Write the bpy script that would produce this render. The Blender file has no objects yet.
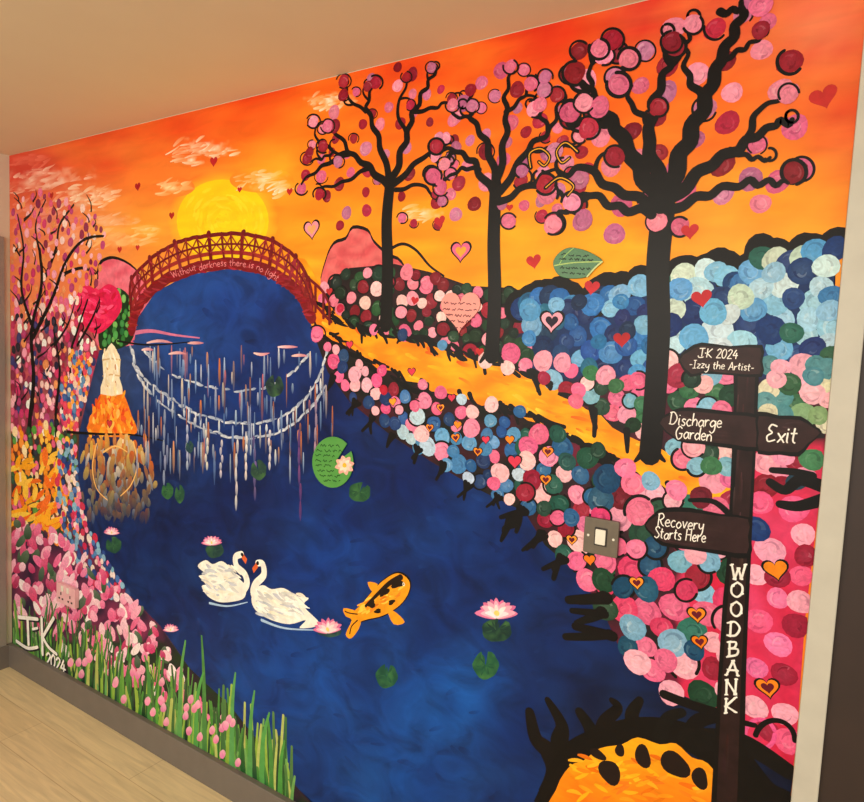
import bpy, bmesh, math, random
from mathutils import Vector, Matrix, noise
from mathutils.geometry import delaunay_2d_cdt
random.seed(23)
R=random
scene=bpy.context.scene
try:
    scene.view_settings.view_transform='Standard'
    scene.view_settings.look='None'
except Exception as e: print(e)

# ---------------- room geometry measured off the photograph ----------------
F=637.0; CX,CY=432.0,401.0
h=Vector((-1025,-98,F)).normalized()
v=Vector((-378,8100,F)); v=(v-h*v.dot(h)).normalized()
n=h.cross(v).normalized()
XW,YW,ZW=-h,-n,-v
def ray(px,py):
    r=Vector((px-CX,py-CY,F)); return r/(YW.dot(r))
H=2.4
a=ray(12,155); b=ray(12,664)
D=H/abs((a-b).dot(ZW))
camx=-D*b.dot(XW); camz=-D*b.dot(ZW)
def W0(px,py):
    p=ray(px,py)*D
    return (p.dot(XW)+camx, p.dot(ZW)+camz)
XR=W0(829,400)[0]
BB=0.11
def S(px,py):
    a=W0(px,py-.5); b=W0(px,py+.5)
    return math.hypot(a[0]-b[0],a[1]-b[1])
cam=bpy.data.cameras.new("camera"); camo=bpy.data.objects.new("camera",cam)
scene.collection.objects.link(camo); scene.camera=camo
cam.sensor_width=36; cam.lens=F/864*36; cam.clip_start=.02
M=Matrix(((XW.x,-XW.y,-XW.z),(YW.x,-YW.y,-YW.z),(ZW.x,-ZW.y,-ZW.z)))
camo.matrix_world=Matrix.Translation((camx,-D,camz))@M.to_4x4()

# ---------------- helpers ----------------
def lin(c):
    o=[]
    for k in c[:3]:
        k=max(0,min(255,k))/255
        o.append(k/12.92 if k<=.04045 else ((k+.055)/1.055)**2.4)
    return tuple(o)+(1,)
def jit(c,a=12):
    d=R.uniform(-a,a)
    return tuple(max(0,min(255,k+d+R.uniform(-a/2,a/2))) for k in c)
def mixc(a,b,t): return tuple(a[i]*(1-t)+b[i]*t for i in range(3))
def clamp01(t): return max(0,min(1,t))
def paint(name,var=.25,sc=(12,12,30),rough=.5,bump=.15,dist=0.0):
    m=bpy.data.materials.new(name); m.use_nodes=True
    nt=m.node_tree; bs=nt.nodes['Principled BSDF']
    at=nt.nodes.new('ShaderNodeAttribute'); at.attribute_name='Col'
    tc=nt.nodes.new('ShaderNodeNewGeometry')
    mp=nt.nodes.new('ShaderNodeMapping'); mp.inputs['Scale'].default_value=sc
    nt.links.new(tc.outputs['Position'],mp.inputs['Vector'])
    no=nt.nodes.new('ShaderNodeTexNoise'); no.inputs['Scale'].default_value=1; no.inputs['Detail'].default_value=6
    no.inputs['Distortion'].default_value=dist
    nt.links.new(mp.outputs[0],no.inputs['Vector'])
    mr=nt.nodes.new('ShaderNodeMapRange')
    mr.inputs[1].default_value=.3; mr.inputs[2].default_value=.7
    mr.inputs[3].default_value=1-var; mr.inputs[4].default_value=1+var
    nt.links.new(no.outputs['Fac'],mr.inputs[0])
    hs=nt.nodes.new('ShaderNodeHueSaturation')
    nt.links.new(at.outputs['Color'],hs.inputs['Color']); nt.links.new(mr.outputs[0],hs.inputs['Value'])
    nt.links.new(hs.outputs[0],bs.inputs['Base Color'])
    bs.inputs['Roughness'].default_value=rough
    bs.inputs['Specular IOR Level'].default_value=.2
    bu=nt.nodes.new('ShaderNodeBump'); bu.inputs['Strength'].default_value=bump; bu.inputs['Distance'].default_value=.002
    nt.links.new(no.outputs['Fac'],bu.inputs['Height']); nt.links.new(bu.outputs[0],bs.inputs['Normal'])
    return m
M_SKY=paint("sky_paint",.09,(5,5,22),.45,.1,.8)
M_WAT=paint("water_paint",.36,(7,7,9),.4,.12,1.5)
M_DOT=paint("blossom_paint",.2,(50,50,50),.45,.12,2.5)
M_BLK=paint("black_paint",.3,(30,30,30),.4,.15)
M_GEN=paint("acrylic_paint",.13,(35,35,35),.45,.15,.8)
M_PATH=paint("path_paint",.14,(14,14,40),.45,.15,1)

CELL=.014; DEP={}; DL=1e-5; BASE=-0.0012
def place(pts,faces):
    cells=set()
    for f in faces:
        xs=[pts[i][0] for i in f]; zs=[pts[i][1] for i in f]
        for i in range(int(min(xs)/CELL),int(max(xs)/CELL)+1):
            for j in range(int(min(zs)/CELL),int(max(zs)/CELL)+1): cells.add((i,j))
    y=min((DEP.get(c,BASE) for c in cells),default=BASE)-DL
    for c in cells: DEP[c]=y
    return y
def clampw(x,z): return (min(max(x,0.004),XR),min(max(z,BB-0.003),H-0.001))
def W(px,py): return clampw(*W0(px,py))
class Part:
    def __init__(s,name,parent=None,mat=None,label=None,kind=None):
        s.name=name; s.parent=parent; s.mat=mat or M_GEN; s.v=[]; s.f=[]; s.c=[]; s.label=label; s.kind=kind; s.fixy=None
    def raw(s,pts,faces,cols,y=None):
        if y is None:
            if s.fixy is not None: s.fixy-=1e-5; y=s.fixy
            else: y=place(pts,faces)
        o=len(s.v)
        s.v+=[(p[0],y,p[1]) for p in pts]
        s.f+=[tuple(i+o for i in f) for f in faces]
        if isinstance(cols,tuple): cols=[cols]*len(pts)
        s.c+=[lin(c) for c in cols]
    def poly(s,pts,c,smooth=0):
        if smooth: pts=closed(pts,smooth)
        w=[W(*p) for p in pts]
        q=[w[0]]
        for p in w[1:]:
            if abs(p[0]-q[-1][0])+abs(p[1]-q[-1][1])>1e-5: q.append(p)
        if abs(q[0][0]-q[-1][0])+abs(q[0][1]-q[-1][1])<1e-5: q.pop()
        if len(q)<3: return
        s.raw(q,[tuple(range(len(q)))],c)
    def grad(s,pts,fn,step=14,smooth=0):
        if smooth: pts=closed(pts,smooth)
        xs=[p[0] for p in pts]; ys=[p[1] for p in pts]
        vv=[Vector(p) for p in pts]; e=[(i,(i+1)%len(pts)) for i in range(len(pts))]
        yy=min(ys)+step/2; r=0
        while yy<max(ys):
            xx=min(xs)+step/2+(r%2)*step/2
            while xx<max(xs):
                if inside((xx,yy),pts): vv.append(Vector((xx,yy)))
                xx+=step
            yy+=step; r+=1
        out=delaunay_2d_cdt(vv,e,[list(range(len(pts)))],1,1e-4)
        s.raw([W(*p) for p in out[0]],[tuple(f) for f in out[2]],[fn(p[0],p[1]) for p in out[0]])
    def disc(s,x,y,r,c,ry=None,c2=None,ang=0,seg=14,wob=.06):
        k=S(x,y); X,Z=W0(x,y); ry=ry or r
        pts=[];cols=[]
        ca,sa=math.cos(ang),math.sin(ang); ph=R.random()*6; ph2=R.random()*6
        for i in range(seg):
            t=i/seg*math.tau; q=1+wob*math.sin(2*t+ph)+wob*.7*math.sin(3*t+ph2)
            u,w_=r*k*math.cos(t)*q, ry*k*math.sin(t)*q
            pts.append(clampw(X+u*ca-w_*sa, Z+u*sa+w_*ca)); cols.append(c)
        pts.append(clampw(X,Z)); cols.append(c2 or c)
        s.raw(pts,[(i,(i+1)%seg,seg) for i in range(seg)],cols)
    def ribbon(s,pts,w,c,w2=None,n=6,caps=True,c2=None):
        w2=w if w2 is None else w2
        p=catmull(pts,n) if len(pts)>2 and n>1 else list(pts)
        m=len(p); q=[W0(*a) for a in p]; out=[];cols=[]
        for i in range(m):
            a=q[max(0,i-1)]; b=q[min(m-1,i+1)]
            dx,dz=b[0]-a[0],b[1]-a[1]; L=math.hypot(dx,dz) or 1
            ww=(w+(w2-w)*i/(m-1))*.5*S(*p[i])
            nx,nz=-dz/L*ww,dx/L*ww
            out.append(clampw(q[i][0]+nx,q[i][1]+nz)); out.append(clampw(q[i][0]-nx,q[i][1]-nz))
            cc=mixc(c,c2,i/(m-1)) if c2 else c
            cols+= [cc,cc]
        s.raw(out,[(2*i,2*i+1,2*i+3,2*i+2) for i in range(m-1)],cols)
        if caps:
            if w>1.5: s.disc(p[0][0],p[0][1],w/2,c,seg=10,wob=0)
            if w2>1.5: s.disc(p[-1][0],p[-1][1],w2/2,c2 or c,seg=10,wob=0)
    def dab(s,x,y,L,wd,a,c,c2=None):
        """tapered brush dab"""
        dx,dy=math.cos(a)*L/2,math.sin(a)*L/2; bend=R.uniform(-.2,.2)*L
        k=5; up=[];dn=[]
        for i in range(k+1):
            t=i/k; w_=wd*.5*math.sin(math.pi*min(1,t*.9+.08))**.6
            px=x-dx+2*dx*t; py=y-dy+2*dy*t+bend*math.sin(math.pi*t)*.5
            nx,ny=-math.sin(a)*w_,math.cos(a)*w_
            up.append(W(px+nx,py+ny)); dn.append(W(px-nx,py-ny))
        pts=up+dn[::-1]
        s.raw(pts,[(i,i+1,2*k-i,2*k+1-i) for i in range(k)],[mixc(c,c2 or c,i/k) for i in range(k+1)]+[mixc(c,c2 or c,i/k) for i in range(k,-1,-1)])
    def ring(s,x,y,r,w,c,a0=0,a1=6.0):
        k=12
        s.ribbon([(x+r*math.cos(a0+(a1-a0)*i/k),y+r*math.sin(a0+(a1-a0)*i/k)) for i in range(k+1)],w,c,n=2)
    def dot(s,x,y,r,c,swirl=True):
        c=jit(c,10)
        lt=mixc(c,(255,245,240),R.uniform(.08,.3)); dk=mixc(c,(20,0,20),.14)
        s.disc(x,y,r,c,c2=mixc(c,lt,.5),wob=.05)
        if swirl and r>5.5:
            for kk in range(2 if r>8 else 1):
                a=R.uniform(0,6.2); k=6; q=R.uniform(1.2,2.8); rr=r*R.uniform(.35,.7)
                cc=lt if kk==0 else dk
                s.ribbon([(x+rr*math.cos(a+q*i/k),y+rr*math.sin(a+q*i/k)) for i in range(k+1)],r*.05,cc,r*R.uniform(.2,.35),n=2,caps=False)
    def heart(s,x,y,sz,c,out=None,tilt=0,ow=.2,hole=None):
        def hp(k):
            o=[];kk=S(x,y);X,Z=W0(x,y)
            for i in range(28):
                t=i/28*math.tau
                u=16*math.sin(t)**3/17; w_=(13*math.cos(t)-5*math.cos(2*t)-2*math.cos(3*t)-math.cos(4*t))/17+.1
                u*=sz*k*kk*.5*1.0; w_*=sz*k*kk*.5
                o.append(clampw(X+u*math.cos(tilt)-w_*math.sin(tilt),Z+u*math.sin(tilt)+w_*math.cos(tilt)))
            return o
        if out: s.raw(hp(1+ow*1.6),[tuple(range(28))],out)
        s.raw(hp(1),[tuple(range(28))],c)
        if hole: s.raw(hp(.6),[tuple(range(28))],hole)
    def scatter(s,poly,n_,r0,r1,pal,mind=.75,swirl=True,ringp=0,fn=None):
        xs=[p[0] for p in poly]; ys=[p[1] for p in poly]; got=[]; tries=0
        while len(got)<n_ and tries<n_*40:
            tries+=1
            x=R.uniform(min(xs),max(xs)); y=R.uniform(min(ys),max(ys))
            if not inside((x,y),poly): continue
            r=R.uniform(r0,r1)
            if any((x-g[0])**2+(y-g[1])**2<(mind*(r+g[2]))**2 for g in got): continue
            got.append((x,y,r))
            pp=fn(x,y) if fn else pal
            s.dot(x,y,r,R.choice(pp),swirl)
            if R.random()<ringp:
                a0=R.uniform(0,6.28); s.ring(x,y,r*1.02,r*R.uniform(.16,.3),BLACK,a0,a0+R.uniform(2.5,5.8))
        return got
    def glyphs(s,t,xa,ya,xb,yb,hgt,c,w,w2=None,slant=.12,serif=0):
        """stroke lettering on a baseline from (xa,ya) to (xb,yb); hgt = capital height"""
        tot=sum(GL[ch][0] if ch!=' ' else .7 for ch in t)
        dx,dy=(xb-xa)/tot,(yb-ya)/tot; u0=0; k=hgt/1.9
        for ch in t:
            if ch==' ': u0+=.7; continue
            adv,st=GL[ch]; jy=R.uniform(-.1,.1)
            for q in st:
                pts=[(xa+dx*(u0+p[0]+slant*p[1]*.5),ya+dy*(u0+p[0])-(p[1]+jy)*k) for p in q]
                s.ribbon(pts,w,c,w2 or w*.8,n=4,caps=w>1.4)
                if serif:
                    for (ex,ey) in (pts[0],pts[-1]): s.ribbon([(ex-serif,ey+R.uniform(-1,1)),(ex+serif,ey+R.uniform(-1,1))],w*.8,c,n=1)
            u0+=adv
    def fin(s):
        if not s.v: return None
        xs=[p[0] for p in s.v]; zs=[p[2] for p in s.v]
        o=Vector(((min(xs)+max(xs))/2,s.v[0][1],(min(zs)+max(zs))/2))
        me=bpy.data.meshes.new(s.name)
        me.from_pydata([Vector(p)-o for p in s.v],[],s.f); me.update()
        ca=me.color_attributes.new('Col','FLOAT_COLOR','POINT')
        ca.data.foreach_set('color',[k for c in s.c for k in c])
        me.materials.append(s.mat)
        ob=bpy.data.objects.new(s.name,me); scene.collection.objects.link(ob); ob.location=o
        if s.parent:
            ob.parent=s.parent
            w=Vector((0,0,0)); q=s.parent
            while q: w+=q.location; q=q.parent
            ob.location=o-w
        if s.label: ob["label"]=s.label
        if s.kind: ob["kind"]=s.kind
        return ob
def inside(p,poly):
    x,y=p; r=False; j=len(poly)-1
    for i in range(len(poly)):
        xi,yi=poly[i]; xj,yj=poly[j]
        if (yi>y)!=(yj>y) and x<(xj-xi)*(y-yi)/(yj-yi)+xi: r=not r
        j=i
    return r
def cr(p0,p1,p2,p3,t):
    return tuple(.5*((2*p1[k])+(-p0[k]+p2[k])*t+(2*p0[k]-5*p1[k]+4*p2[k]-p3[k])*t*t+(-p0[k]+3*p1[k]-3*p2[k]+p3[k])*t**3) for k in (0,1))
def catmull(p,n=6):
    q=[p[0]]+list(p)+[p[-1]]; o=[]
    for i in range(1,len(q)-2):
        for j in range(n): o.append(cr(q[i-1],q[i],q[i+1],q[i+2],j/n))
    o.append(tuple(p[-1])); return o
def closed(p,n=4):
    m=len(p); o=[]
    for i in range(m):
        for j in range(n): o.append(cr(p[i-1],p[i],p[(i+1)%m],p[(i+2)%m],j/n))
    return o
GL={
'a':(1.1,[[(.9,.8),(.5,1),(.1,.5),(.4,0),(.85,.4)],[(.92,1),(.85,.4),(1.05,0)]]),
'c':(.95,[[(.8,.85),(.45,1),(.1,.5),(.4,0),(.85,.15)]]),
'd':(1.1,[[(.85,.8),(.45,1),(.1,.5),(.4,0),(.85,.4)],[(.95,1.9),(.88,.8),(.98,0)]]),
'e':(1,[[(.12,.5),(.8,.6),(.7,.95),(.4,1),(.1,.5),(.4,0),(.9,.15)]]),
'g':(1.1,[[(.9,.8),(.5,1),(.1,.5),(.4,.05),(.85,.4)],[(.93,1),(.9,-.4),(.5,-.9),(.1,-.6)]]),
'h':(1.05,[[(.15,1.9),(.12,0)],[(.12,.5),(.5,1),(.85,.7),(.85,0)]]),
'i':(.55,[[(.2,1),(.2,.1),(.35,0)],[(.22,1.4),(.24,1.52)]]),
'k':(1,[[(.15,1.9),(.12,0)],[(.8,1),(.15,.45),(.85,0)]]),
'l':(.55,[[(.25,1.9),(.15,1),(.2,.1),(.4,0)]]),
'n':(1.05,[[(.12,1),(.12,0)],[(.12,.6),(.5,1),(.85,.7),(.88,0)]]),
'o':(1.05,[[(.5,1),(.1,.5),(.45,0),(.9,.5),(.5,1)]]),
'r':(.85,[[(.12,1),(.15,0)],[(.15,.6),(.45,.95),(.75,.9)]]),
's':(.85,[[(.75,.9),(.35,1),(.2,.7),(.65,.35),(.5,0),(.1,.1)]]),
't':(.8,[[(.35,1.6),(.3,.3),(.6,0)],[(.05,1.05),(.7,1.1)]]),
'u':(1.05,[[(.12,1),(.15,.3),(.45,0),(.85,.4)],[(.87,1),(.87,.2),(1,0)]]),
'v':(.95,[[(.1,1),(.42,0)],[(.42,0),(.85,1)]]),
'w':(1.3,[[(.1,1),(.35,0)],[(.35,0),(.6,.8)],[(.6,.8),(.9,0)],[(.9,0),(1.2,1)]]),
'x':(.95,[[(.1,1),(.85,0)],[(.85,1),(.1,0)]]),
'y':(1.05,[[(.12,1),(.2,.4),(.5,.2),(.85,.6)],[(.88,1),(.8,-.4),(.4,-.9),(.1,-.7)]]),
'z':(.95,[[(.1,1),(.8,.95)],[(.8,.95),(.1,.05)],[(.1,.05),(.85,0)]]),
'A':(1.3,[[(.1,0),(.7,1.9)],[(.7,1.9),(1.2,0)],[(.3,.7),(1.1,.7)]]),
'D':(1.45,[[(.25,1.9),(.2,0)],[(0,1.75),(.7,1.85),(1.25,1),(.8,.1),(0,.1)]]),
'E':(1.25,[[(1.05,1.75),(.5,1.9),(.25,1.4),(.65,1.02),(.15,.6),(.35,.02),(1.1,.25)]]),
'G':(1.45,[[(1.1,1.6),(.6,1.9),(.1,1),(.5,0),(1.1,.3),(1.1,.85)],[(.65,.85),(1.3,.85)]]),
'H':(1.35,[[(.2,1.9),(.15,0)],[(1.1,1.9),(1.1,0)],[(.15,.95),(1.1,1)]]),
'I':(.95,[[(.1,1.85),(.8,1.9)],[(.45,1.9),(.45,0)],[(.05,0),(.85,.02)]]),
'J':(1.5,[[(.1,1.85),(1.2,1.95)],[(.7,1.9),(.7,.2)],[(0,.35),(.3,-.05),(1.1,.1)],[(1.25,.9),(1.5,1.0)]]),
'K':(1.25,[[(.2,1.9),(.2,0)],[(1.1,1.9),(.2,.9)],[(.2,.9),(1.15,0)]]),
'N':(1.3,[[(.15,0),(.15,1.9)],[(.15,1.9),(1.05,0)],[(1.05,0),(1.1,1.9)]]),
'O':(1.4,[[(.7,1.9),(.15,1.4),(.15,.5),(.7,0),(1.2,.5),(1.2,1.4),(.7,1.9)]]),
'R':(1.3,[[(.2,1.9),(.2,0)],[(.05,1.7),(.7,1.9),(1.05,1.4),(.6,.95),(.2,.9)],[(.5,.9),(.8,.3),(1.2,0)]]),
'S':(1.15,[[(1,1.6),(.6,1.9),(.2,1.5),(.6,1),(1,.5),(.6,0),(.1,.25)]]),
'W':(1.7,[[(.05,1.9),(.4,0)],[(.4,0),(.8,1.4)],[(.8,1.4),(1.15,0)],[(1.15,0),(1.55,1.9)]]),
'B':(1.25,[[(.2,1.9),(.2,0)],[(.1,1.85),(.8,1.75),(.7,1.1),(.25,1)],[(.25,1),(1,.8),(.9,.1),(.1,0)]]),
'0':(1.05,[[(.5,1.9),(.1,1.2),(.2,.2),(.6,0),(.92,.8),(.8,1.6),(.5,1.9)]]),
'2':(1.05,[[(.15,1.5),(.5,1.9),(.9,1.5),(.1,0)],[(.1,0),(1,.05)]]),
'4':(1.15,[[(.6,1.9),(.1,.7)],[(.1,.7),(1.05,.75)],[(.75,1.3),(.72,0)]]),
'-':(.8,[[(.1,.7),(.7,.75)]]),
}
def idw(cp):
    def f(x,y):
        s=0;c=[0,0,0]
        for (a,b,k) in cp:
            w=1/((x-a)**2+(y-b)**2+150)**1.3
            s+=w
            for i in range(3): c[i]+=w*k[i]
        return tuple(k/s for k in c)
    return f
BLACK=(10,7,9)

# ================= MURAL BACKDROP =================
skyf=idw([(20,165,(216,70,50)),(100,150,(230,88,38)),(180,118,(230,82,28)),(250,100,(232,78,20)),(400,62,(228,70,18)),(550,25,(220,58,24)),(640,10,(216,64,44)),
 (720,20,(230,94,60)),(820,20,(238,122,86)),(848,120,(228,90,40)),(700,110,(250,116,26)),(620,110,(248,114,22)),(770,200,(254,154,28)),(800,235,(254,168,40)),(600,240,(255,168,14)),
 (520,260,(255,174,18)),(450,220,(255,156,18)),(430,260,(255,162,18)),(350,220,(253,150,24)),(320,160,(250,128,22)),(420,130,(244,106,18)),(280,175,(252,162,34)),(150,225,(252,172,54)),(60,225,(232,116,84)),
 (110,235,(246,158,80)),(150,180,(246,124,44)),(40,300,(238,130,84)),(520,130,(244,108,18)),(740,250,(255,176,50)),(560,60,(234,78,20)),(300,250,(252,162,30))])
def skyc(x,y):
    c=skyf(x,y); w=noise.noise(Vector((x*.01,y*.05,0)))*24+noise.noise(Vector((x*.03,y*.12,3)))*14
    return (c[0]+w*.3,c[1]+w,c[2]+w*.4)
sky=Part("mural",None,M_SKY)
cols=110; rows=76
pts=[];fc=[];cc=[]
def toimg(X,Z):
    p=XW*(X-camx)+YW*D+ZW*(Z-camz); return (CX+F*p.x/p.z, CY+F*p.y/p.z)
for j in range(rows+1):
    for i in range(cols+1):
        X=0.002+(XR-0.002)*i/cols; Z=BB-.002+(H-BB)*j/rows
        pts.append((X,min(Z,H-.0005))); q=toimg(X,Z); cc.append(skyc(min(880,q[0]),max(-40,q[1])))
for j in range(rows):
    for i in range(cols):
        a=j*(cols+1)+i; fc.append((a,a+1,a+cols+2,a+cols+1))
sky.raw(pts,fc,cc,-0.0010)
mural=sky.fin()
mural["label"]="colourful hand-painted garden pond mural covering the whole wall"
mural["category"]="mural"

# sun
p=Part("sun",mural,M_SKY,"yellow painted sun disc")
def ell(x,y,rx,ry,k=36): return [(x+rx*math.cos(i/k*6.2832),y+ry*math.sin(i/k*6.2832)) for i in range(k)]
p.grad(ell(223,220,56,50),lambda x,y: mixc((253,190,36),skyc(x,y),clamp01((math.hypot((x-223)/47,(y-221)/42)-.92)/.27)),3)
p.poly(ell(223,221,46,41.5),(254,208,18))
for k in range(160):
    a=R.uniform(0,6.28); r=R.uniform(2,37); p.dab(224+r*1.08*math.cos(a),221+r*.95*math.sin(a),R.uniform(10,16),3.5,a+1.57,jit(R.choice([(255,212,22),(253,204,16),(255,216,36)]),4))
p.fin()
# clouds
def cloud(x,y,rx,ry,col=(255,236,214),dens=1.0,lab="soft white painted cloud",st=1.0):
    p=Part("cloud",mural,M_SKY,lab)
    sd=R.uniform(0,50)
    def f(u,w):
        d=math.hypot((u-x)/rx,(w-y)/ry)
        nn=noise.noise(Vector((u*.07+sd,(w+u*.25)*.22,sd)))*.75+noise.noise(Vector((u*.2+sd,w*.45,sd+5)))*.5
        m=clamp01((1-d)*1.2+nn*1.0-.2)*clamp01((1.25-d)*4)
        return mixc(skyc(u,w),col,clamp01(m*dens))
    p.grad(ell(x,y,rx*1.28,ry*1.28,40),f,2.6 if rx<45 else 3.4)
    for i in range(int((rx*ry/15+4)*st)):
        a=R.uniform(0,6.28); q=math.sqrt(R.random()); u=x+rx*q*math.cos(a); w=y+ry*q*math.sin(a)
        t=R.uniform(0,.55)
        p.dab(u,w,R.uniform(7,18),R.uniform(1.4,3.6),R.uniform(-.75,.05),mixc(col,skyc(u,w),t),mixc(col,skyc(u,w),min(1,t+.45)))
    p.fin()
PKW=(252,205,185)
cloud(50,182,50,19,PKW,.95,"soft pink and white painted cloud bank"); cloud(45,216,42,20,(242,150,135),.85,"soft pink painted cloud"); cloud(90,198,34,14,(255,228,200),.9)
cloud(112,222,26,9,(250,200,160),.9); cloud(30,160,22,7,(240,120,100),.7,"soft pink painted cloud")
cloud(330,101,26,9); cloud(203,149,36,11); cloud(190,160,16,5); cloud(80,240,30,14,(250,175,140),.8)
cloud(172,187,18,8,(255,215,160)); cloud(262,180,25,10,(255,225,185)); cloud(282,188,14,7)
cloud(424,213,24,7,(255,220,180)); cloud(125,238,36,10,(252,196,130),.8); cloud(148,231,18,6,(255,215,150)); cloud(25,244,18,22,(238,140,120),.8,"soft pink painted cloud")

# hills
p=Part("hill",mural,M_GEN,"pink painted hill with black outline")
hl=[(96,345),(98,275),(108,260),(124,262),(140,275),(150,300),(150,345)]
p.poly([(a-1,b-3) for a,b in hl],BLACK,4)
p.grad(closed(hl,3),lambda x,y: mixc((240,130,150),(222,84,110),clamp01(.5+.9*noise.noise(Vector((x*.08,y*.12,4))))),4); p.fin()
p=Part("hill",mural,M_GEN,"pink painted hill with black outline")
hl=[(322,290),(326,262),(334,245),(346,240),(353,229),(368,232),(374,243),(388,256),(402,264),(406,290),(350,310)]
p.poly([(a,b-3.5) for a,b in hl],BLACK,3)
p.grad(closed(hl,3),lambda x,y: mixc((232,120,120),(206,74,84),clamp01(.5+.9*noise.noise(Vector((x*.08,y*.12,0))))),4)
p.ribbon([(386,252),(402,244),(416,250),(430,266),(444,276)],3.5,BLACK,2)
p.fin()

# ================= GARDEN BED BASE =================
def bedc(x,y):
    if y<380 and x>520: return (14,44,96)
    if x>680 and y>440: return mixc((204,28,66),(222,64,112),clamp01(.5+noise.noise(Vector((x*.03,y*.02,0)))))
    if x>560: return mixc((110,22,54),(18,26,26),clamp01(.5+noise.noise(Vector((x*.03,y*.03,2)))))
    return mixc((14,22,18),(70,18,36),clamp01(.4+noise.noise(Vector((x*.05,y*.05,1)))))
p=Part("flower_bed",mural,M_GEN,"dark crimson and blue painted flower bed")
bed=[(312,300),(330,280),(350,268),(395,264),(430,272),(470,286),(515,288),(532,300),(560,292),(600,292),(640,284),(665,288),(690,270),(740,266),(790,252),(836,244),(833,400),(820,500),(805,620),(797,740),(793,770),
 (745,745),(700,725),(650,705),(615,670),(600,625),(575,585),(540,550),(520,515),(475,490),(430,462),(390,436),(350,402),(326,372),(316,340)]
p.grad(bed,bedc,9); p.fin()

# ================= POND =================
WATER=[(134,345),(138,318),(156,292),(188,275),(228,269),(258,272),(282,283),(300,300),(310,320),(318,345),(328,372),(350,402),(392,436),(432,462),(480,490),(525,512),(545,545),(580,575),(605,615),(625,660),(680,694),(730,715),(745,740),(796,770),(786,840),(340,840),(300,790),(262,745),(230,705),(190,668),(160,625),(130,595),(105,560),(85,520),(78,470),(80,430),(92,380),(100,350)]
watf=idw([(230,300,(20,60,142)),(200,330,(30,74,154)),(290,320,(12,44,112)),(110,370,(40,58,104)),(230,400,(14,46,114)),(330,410,(6,28,86)),(150,470,(16,36,84)),(250,500,(5,28,84)),(400,480,(5,30,90)),(450,540,(7,44,112)),
 (330,560,(9,54,132)),(180,580,(9,36,92)),(300,680,(9,64,146)),(450,700,(11,74,158)),(556,640,(7,36,94)),(480,580,(5,36,98)),(600,710,(5,24,64)),(700,760,(5,20,50)),(400,780,(11,68,148)),(280,770,(9,54,124)),(520,770,(7,42,104))])
def watc(x,y):
    c=watf(x,y); w=noise.noise(Vector((x*.02,y*.02,5)))*16+noise.noise(Vector((x*.05,y*.06,8)))*8
    return (c[0]+w*.4,c[1]+w*.8,c[2]+w)
pond=Part("pond",mural,M_WAT,"deep blue painted pond water")
pond.grad(WATER,watc,9)
for k in range(460):
    x=R.uniform(110,640); y=R.uniform(300,800)
    if not inside((x,y),WATER) or not inside((x+20,y+8),WATER): continue
    c=watc(x,y); t=R.uniform(-.14,.1)
    c=mixc(c,(60,120,200),t) if t>0 else mixc(c,(0,10,50),-t*2)
    pond.dab(x,y,R.uniform(10,26),R.uniform(3,7),R.uniform(-.6,.9),c,watc(x+10,y))
pond.fin()

# ================= LEFT BANK =================
p=Part("flower_bank",mural,M_GEN,"dense painted bank of small flowers and foliage")
lb=[(10,300),(50,296),(84,315),(100,350),(92,380),(80,430),(78,470),(85,520),(105,560),(130,595),(160,625),(190,668),(230,705),(262,745),(300,790),(330,840),(10,680)]
def lbc(x,y):
    t=clamp01(.5+.9*noise.noise(Vector((x*.08,y*.06,1)))); t2=clamp01(.5+noise.noise(Vector((x*.1,y*.1,7))))
    if y<330: return mixc(skyc(x,y),(200,80,100),clamp01((y-300)/30)*.8)
    if y<430: return mixc(mixc((180,64,90),(60,30,60),t),(220,120,100),t2*.5)
    if y<530: return mixc((140,64,36),(30,46,44),t)
    if y<640: return mixc((130,44,84),(40,30,56),t)
    return mixc((24,58,30),(50,30,50),t)
p.grad(lb,lbc,5)
p.fin()
p=Part("bush",mural,M_GEN,"green painted bush")
p.poly([(104,300),(118,288),(132,300),(136,325),(128,345),(100,348)],(16,50,24),4)
p.scatter([(104,300),(118,290),(132,300),(134,325),(125,344),(102,345)],40,2.5,4.5,[(70,155,70),(30,100,50),(110,180,90),(50,130,60)],.6); p.fin()
p=Part("bush",mural,M_GEN,"hot pink painted bush")
p.poly([(76,302),(80,290),(88,285),(98,290),(109,284),(119,291),(122,308),(112,324),(96,334),(80,320)],(222,28,84),4)
for k in range(60): p.dab(R.uniform(80,117),R.uniform(290,326),8,3.4,R.uniform(-1.2,1.2),jit(R.choice([(236,44,100),(214,20,70),(248,80,130)]),12))
p.fin()

# small left tree
p=Part("tree",mural,M_BLK,"small painted tree with black trunk")
TL=[([(36,482),(30,430),(34,380),(32,330),(42,285),(40,250)],10,5),([(32,340),(52,300),(66,262),(84,240),(104,236)],6.5,2.5),([(34,330),(22,290),(24,250),(18,215)],6,2.5),([(42,285),(56,250),(60,225),(74,205)],5,2.5),([(40,252),(36,225),(46,200)],4,2),
 ([(62,275),(82,268),(98,275)],4,2),([(24,262),(14,245)],3,2),([(75,400),(70,360),(78,330),(88,300)],6,2.5),([(78,345),(92,320),(100,300)],4,2),([(60,470),(56,420),(60,370),(54,330)],7,3),([(55,345),(68,325),(76,300)],4,2)]
for a,b,c in TL: p.ribbon(a,b,jit(BLACK,4),c)
tl=p.fin()
p=Part("blossom",tl,M_DOT,"pink, orange and cream small blossoms","stuff")
PL=[(228,100,145),(246,178,194),(200,44,98),(248,210,203),(234,140,86),(222,82,126),(180,56,114),(240,158,182),(140,36,74)]
p.scatter([(12,205),(40,190),(70,200),(98,218),(108,235),(104,262),(96,285),(78,292),(60,310),(12,315)],150,2.8,5,PL,.75,False)
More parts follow.
